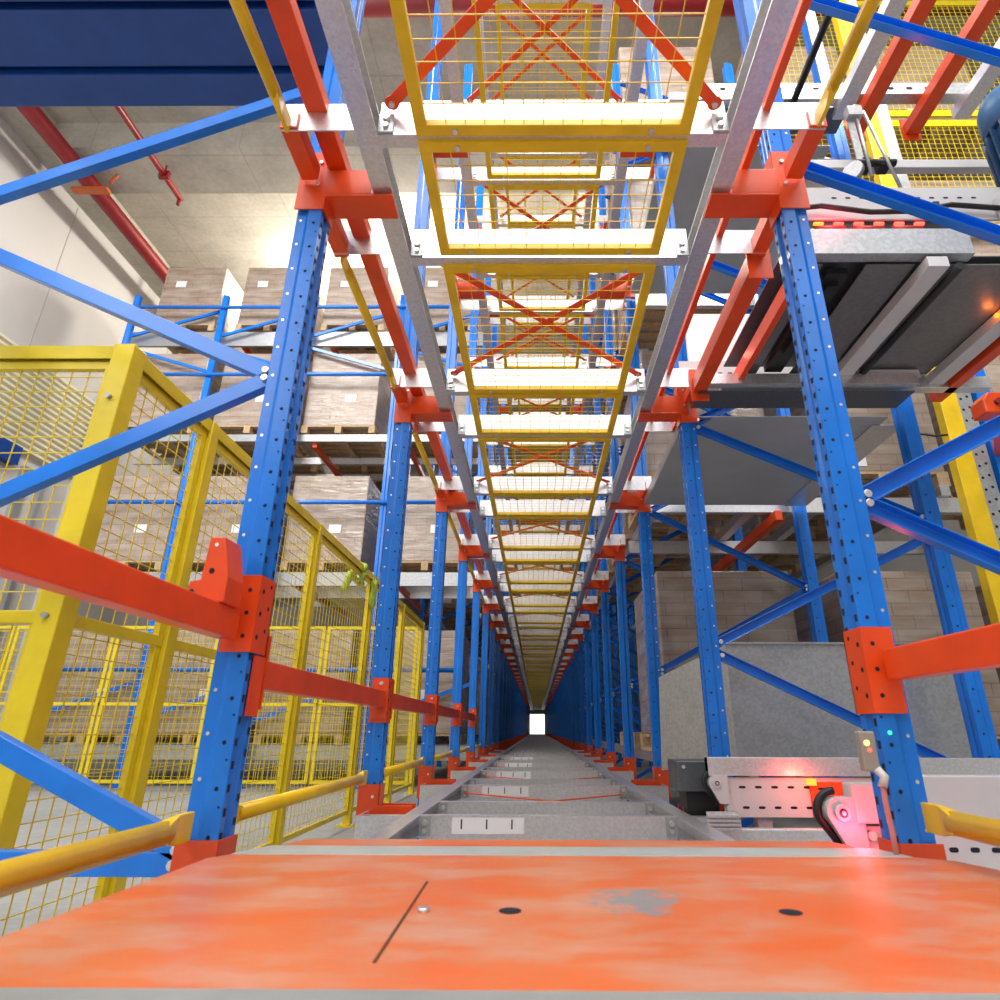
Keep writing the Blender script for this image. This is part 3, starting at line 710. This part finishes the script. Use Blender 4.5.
pw = thing('empty_pallet', 'bare wooden pallet on the lowest lane rails behind the conveyor-side uprights', 'pallet', (1.485, YK(4)+.2, -.16))
w = MB()
for x in (-.49, 0, .49): w.box(x-.05, x+.05, 0, 1.1, 0, .02); [w.box(x-.05, x+.05, y, y+.12, .02, .12) for y in (0, .49, .98)]
w.build('blocks', WOOD, pw)
MB().box(-.54, .54, 0, 1.1, .12, .142).build('deck_boards', WOOD, pw)

# trays below the upper conveyor levels
for z, y0, y1, lw in ((1.67, 2.80, 4.50, 'second'), (3.73, 2.75, 4.50, 'third')):
    t = thing('drip_tray', 'grey steel tray under the %s level conveyor, between the second and fourth uprights' % lw, 'tray', (.80, y0, z))
    w = MB(); w.box(.06,1.2,.26,y1-y0,0,.006); w.build('tray_sheet', TRAY, t)
    w = MB(); w.box(.06,1.2,.0,.18,.012,.018); w.build('front_sheet', DARKG, t)
    MB().box(.055,.06,.2,y1-y0,0,.07).build('tray_lip', GALVD, t); MB().box(1.15,1.33,.35,y1-y0,-.008,-.002).build('edge_strip', GALV, t)
    MB().box(.045,1.2,-.05,.0,.03,.09).build('front_channel', GALV, t)

# ------------------------------------------------------------------ conveyor side, overhead level
ov = thing('overhead_conveyor', 'grey overhead chain conveyor with a red light bar behind the first conveyor-side upright', 'conveyor', (0, 0, 1.75))
Zo = lambda z: z-1.75
w = MB(); w.chan((1.06,1.95,Zo(1.88)),(1.78,1.95,Zo(1.88)),.13,.05,.004,up=(0,1,0)); w.build('front_beam', GALVD, ov, bevel=.003)
w = MB(); w.box(1.02,2.45,1.985,1.995,Zo(2.03),Zo(2.21)); slots(w, [1.28+.06*i for i in range(11)], 1.9845, [Zo(2.15)], sx=.011, sz=.005); w.build('front_side_plate', [ALU, HOLE], ov)
w = MB(); w.box(1.06,1.75,1.99,2.02,Zo(1.955),Zo(2.025)); w.build('roller_gap', BLACK, ov)
for i in range(6): MB().tube([(1.19+.085*i-.02,1.984,Zo(2.005)),(1.19+.085*i+.018,1.984,Zo(2.005))], .007, 8).build('red_lamp', AMBER if i == 0 else REDLED, ov)
for i in range(3): MB().tube([(1.17+.16*i,1.975,Zo(1.968)),(1.29+.16*i,1.975,Zo(1.968))], .013, 8).build('roller', paint('red_lit_roller%d' % i, (.55,.03,.02), .4), ov)  # red LED light on the rollers is put into their colour
for x0, x1, y1_ in ((1.10,1.18,2.82),(1.36,1.56,2.82),(1.70,2.10,2.82)):
    w = MB(); w.box(x0,x1,2.0,y1_,Zo(1.80),Zo(1.806)); w.build('under_sheet', UNDER, ov)
MB().box(1.02,2.4,2.02,2.84,Zo(1.86),Zo(1.866)).build('upper_sheet', DARKG, ov)
for x, wd in ((1.62,.085),(2.15,.085)): MB().chan((x,1.955,Zo(1.75)),(x,2.84,Zo(1.75)),wd,.05,.004).box(x-wd/2,x+wd/2,1.95,1.956,Zo(1.75),Zo(1.80)).build('under_channel', ALU, ov, bevel=.003)
MB().tube([(1.72,1.97,Zo(1.77)),(1.72,2.95,Zo(1.77))], .018, 12).build('drive_shaft', BLACK, ov)
MB().box(1.22,1.31,2.05,2.8,Zo(1.80),Zo(1.83)).box(1.24,1.29,2.1,2.6,Zo(1.775),Zo(1.80)).build('chain_guide', BLACK, ov)
w = MB(); w.box(1.0,2.45,2.84,2.90,Zo(1.73),Zo(1.80)); w.build('rear_beam', GALV, ov, bevel=.003)
w = MB(); w.box(.80,2.0,2.92,2.93,Zo(1.84),Zo(1.95)); slots(w, [.86+.055*i for i in range(6)], 2.9195, [Zo(1.87)], sx=.012, sz=.006); w.build('rear_side_plate', [PINKW, HOLE], ov)
MB().box(.86,1.5,2.93,2.95,Zo(1.95),Zo(2.28)).build('rear_cover', flat('white_cover', (.86,.86,.86), .4), ov)
for i in range(7): MB().box(1.66+.055*i,1.705+.055*i,2.82,2.84,Zo(1.80),Zo(1.845)).build('label_card', WHITE, ov)
MB().box(1.70,2.02,2.76,2.82,Zo(1.745),Zo(1.79)).build('cable_duct', ALU, ov)
MB().tube([(2.10,2.30,Zo(1.78)),(2.108,2.30,Zo(1.78))], .012, 10).build('added_glow_lamp', AMBER, ov)  # lamp added as a source for the reflected streak on the channel
w = MB().tube([(1.05,1.96,Zo(2.06)),(1.2,1.955,Zo(2.075)),(1.4,1.955,Zo(2.04)),(1.6,1.955,Zo(2.045)),(1.75,1.96,Zo(2.085)),(2.0,1.96,Zo(2.06))], .011, 8)
for x, z in ((1.12,2.066),(1.68,2.07)): w.box(x-.012,x+.012,1.945,1.985,Zo(z-.018),Zo(z+.018))
w.build('cable', BLACK, ov)
beam(1.07, 2.02, 2.80, 1.72, 1.80, .03, 'short orange rail below the overhead conveyor next to the chain guide', ends=False)
beam(2.245, 1.70, 3.0, 1.73, 1.80, .06, 'orange beam under the outer side of the overhead conveyor', ends=False)

mt = thing('gear_motor', 'blue finned gear motor mounted on the overhead conveyor', 'motor', (2.15, 1.93, 2.08)); 
w = MB(); w.tube([(0,0,.10),(0,0,.42)], .125, 28); body = w.build('body', MOTORD, mt)
w = MB(); w.tube([(0,0,.42),(0,0,.56),(0,0,.60),(0,0,.615)], [.14,.14,.125,.06], 28); w.build('fan_cowl', MOTOR, mt)
for i in range(20):
    a = 2*math.pi*i/20; w = MB(); w.bar((math.cos(a)*.135,math.sin(a)*.135,.11),(math.cos(a)*.135,math.sin(a)*.135,.41),.008,.03,up=(math.cos(a),math.sin(a),0)); w.build('fin', MOTORD, body)
MB().box(-.11,.10,-.10,.10,-.06,.10).build('gearbox', MOTOR, mt, bevel=.02)
MB().box(-.20,-.10,-.09,.05,-.10,.05).build('mounting_bracket', ALU, mt, bevel=.006)
MB().box(-.115,-.04,-.128,-.10,.16,.24).build('yellow_tag', YEL, mt)
gb = thing('guide_bar', 'pale square bar above the overhead conveyor carrying the rod clamps', 'bar', (1.25, 2.2, 2.58))
MB().box(0,1.35,0,.04,0,.055).build('bar_body', ALU, gb, bevel=.004)
for i, x in enumerate((.33, .42)):
    c = thing('rod_clamp', '%s black clamp with a slim silver rod on the guide bar' % ('taller' if i == 0 else 'thinner'), 'clamp', (1.25+x, 2.17, 2.56))
    MB().box(-.025,.025,-.03,.03,-.03,.02).tube([(-.05,-.02,-.01),(.05,-.02,-.01)], .018, 10).build('clamp_body', BLACK, c, bevel=.004)
    rd = MB().tube([(0,-.035,-.12),(0,-.035,.36)] if i == 0 else [(.03,-.035,-.19),(-.05,-.035,.32)], .008, 10)
    if i == 0: rd.box(-.045,-.012,-.03,-.022,-.02,.30).box(-.05,.02,-.06,-.02,.27,.33)
    rd.build('rod', GALVD, c)
rs = thing('reflector_plate', 'round grey reflector disc hanging at the guide bar', 'reflector', (1.50, 2.15, 2.50)); MB().tube([(0,0,0),(.02,.015,.0)], .05, 18).tube([(.01,.02,.0),(.01,.06,.09)], .008, 8).build('disc', GALVD, rs)
# third-level beams above the conveyor
for x, lw in ((2.13,'inner'), (2.50,'outer')):
    beam(x, .9, 2.92, 3.72, 3.80, .09, 'high orange beam over the gear motor, %s of the two' % lw, ends=(2.02,))
for x, lw in ((1.96,'inner'), (2.74,'outer')):
    o = MB().box(-.05,.05,0,1.95,0,.08).build('lane_channel', GALV, None, (x, .85, 3.70), bevel=.004); tag(o, 'high pale lane channel over the gear motor, %s of the two' % lw, 'channel')
o = MB().tube([(0,.8,0),(0,2.8,0)], .022, 10).build('black_rod', BLACK, None, (1.62, 0, 3.72)); tag(o, 'black drive rod beside the high inner lane channel', 'rod')
o = MB(); o.box(1.05,2.86,2.72,2.79,0,.10); slots(o, [1.2+.12*i for i in range(12)], 2.7195, [.05], sx=.02, sz=.012); o = o.build('slotted_beam', [GALVD, HOLE], None, (0, 0, 3.83)); tag(o, 'high slotted galvanised cross beam over the rod clamps', 'beam')

# yellow mast with perforated strip
ms = thing('lift_mast', 'yellow lift mast with a grey perforated strip behind the conveyor frame', 'mast', (3.02, 3.95, FZ))
MB().box(-.07,.065,-.05,.03,0,7.6).build('mast_tube', YEL, ms, bevel=.006)
w = MB(); w.box(.068,.185,-.03,.05,0,7.6)
z = 1.2
while z < 4: [w.disc((x,-.0307,z+dz), (0,-1,0), .011, 8, 1) for x, dz in ((.10,0),(.15,.02))]; z += .09
w.build('perforated_strip', [GALVD, HOLE], ms)
MB().box(.21,.32,-.05,.05,0,4.2).build('blue_post', BLUE, ms)
w = MB().tube([(-.42,-.06,2.62),(-.3,-.1,2.42),(-.18,-.12,2.5),(.0,-.12,2.62),(.15,-.09,2.62)], .008, 8).tube([(-.42,-.06,2.72),(-.2,-.1,2.66),(-.12,-.1,2.67)], .008, 8); w.build('cable', BLACK, ms)
MB().tube([(-.03+.05*math.cos(a)*(1+.5*math.sin(2*a)), -.07, 4.28+.07*math.sin(1.5*a)) for a in [i*.45 for i in range(24)]], .008, 6).build('cable_tie', BLACK, ms)
oc = thing('orange_clip', 'orange clip bracket at the outer edge of the conveyor frame', 'bracket', (2.74, 3.2, 1.83)); MB().prof((0,0,0),(0,.12,0),[(-.06,-.05),(.14,-.05),(.14,.09),(-.02,.09),(-.06,.04)]).build('clip_plate', ORANGE, oc, bevel=.01); MB().tube([(.02,-.02,.02),(.02,.0,.02)], .02, 10).build('clip_bolt', RED, oc); MB().bar((.08,.10,.02),(.53,.72,.02),.04,.05).build('support_bar', ORANGE, oc)

# yellow mesh screen high on the conveyor side
for i, (z0, z1) in enumerate(((4.6, 6.2), (6.2, 8.2))):
    fence_panel((2.4, 4.66), (6.6, 4.66), 'high yellow mesh screen before the brown loads, %s of the two' % ('lower' if i == 0 else 'upper'), z0=z0, z1=z1, pitch=.065, mid=None, frame_w=.09, cap=False, grp='high yellow mesh screens', wr=.0022)

# ------------------------------------------------------------------ lamps
def area(loc, size, power, rot=(0,0,0), color=(1,.97,.93), sy=None):
    l = bpy.data.lights.new('hall_and_fill_lamp', 'AREA'); l.energy = power; l.size = size; l.color = color
    if sy: l.shape = 'RECTANGLE'; l.size_y = sy
    o = bpy.data.objects.new('hall_and_fill_lamp', l); COL.objects.link(o); o.location = loc; o.rotation_euler = rot; return o
def point(loc, power, r=.2, color=(1,.95,.88)):
    l = bpy.data.lights.new('hall_bulb', 'POINT'); l.energy = power; l.shadow_soft_size = r; l.color = color
    o = bpy.data.objects.new('hall_bulb', l); COL.objects.link(o); o.location = loc; return o
R = math.radians
area((-4.5, 4.0, 8.4), 2.5, 850); area((-4.5, -1, 8.4), 2.5, 600); area((3.2, .6, 8.4), 2.5, 900)
area((0, -3.2, 7.6), 4.5, 1100, (R(48), 0, 0), (1,.98,.96))
area((-5, -4, 5.5), 3, 260, (R(65), 0, R(-25)), (1,.98,.96)); area((4.5, -4, 6.5), 3, 120, (R(58), 0, R(25)), (.97,.98,1))  # two fill lights added behind the camera, not lamps of the hall
point((-4.6, 10.7, 8.5), 800, color=(1,.93,.80)); point((-2.4, 9.3, 8.5), 700, color=(1,.94,.84)); point((1.5, 9., 8.4), 200)
point((.05, 4.2, 7.6), 120, .3); point((.05, 9.0, 7.4), 50, .3)
area((.05, 20, 8.6), 3, 250); area((.05, 35, 8.6), 3, 150)
def led(loc, p, c=(1,.03,.06), r=.02):
    l = bpy.data.lights.new('red_glow', 'POINT'); l.energy = p; l.shadow_soft_size = r; l.color = c; o = bpy.data.objects.new('red_glow', l); COL.objects.link(o); o.location = loc
led((.815, 1.725, -.225), 2.6); led((1.13, 2.66, -.20), 3., (1,.08,.05)); led((1.25, 1.93, 1.99), 1.2); led((1.0, 2.72, 1.86), .8, (1,.12,.08)); led((2.06, 2.28, 1.775), .35, (1,.2,.03))  # the last one is added to make the amber streak by the under channel

wd = bpy.data.worlds.new('daylight'); scn.world = wd; wd.use_nodes = True
bg = wd.node_tree.nodes['Background']; bg.inputs[0].default_value = (.92,.97,1,1); bg.inputs[1].default_value = 3.

# ------------------------------------------------------------------ camera
F_PX, PPX = 605., 533.; th, yaw, roll = R(20.815), R(.4), R(.2)
cam = bpy.data.cameras.new('camera'); co = bpy.data.objects.new('camera', cam); COL.objects.link(co); scn.camera = co
cam.sensor_fit = 'HORIZONTAL'; cam.sensor_width = 36; cam.lens = F_PX/1000*36; cam.shift_x = (500-PPX)/1000; cam.clip_start = .02; cam.clip_end = 200
Rz = Matrix.Rotation(yaw, 3, 'Z')
Fv = Rz@Vector((0, math.cos(th), math.sin(th))); Uv = Rz@Vector((0, -math.sin(th), math.cos(th))); Rv = Rz@Vector((1,0,0))
R2 = Rv*math.cos(roll)+Uv*math.sin(roll); U2 = Uv*math.cos(roll)-Rv*math.sin(roll)
m = Matrix((R2, U2, -Fv)).transposed(); co.matrix_world = m.to_4x4()
cam.dof.use_dof = True; cam.dof.focus_distance = 3.2; cam.dof.aperture_fstop = 5.

vs = scn.view_settings; vs.view_transform = 'Standard'; vs.look = 'None'; vs.exposure = -.78; vs.gamma = 1.; vs.use_curve_mapping = False
scn.cycles.use_denoising = True; scn.cycles.max_bounces = 8
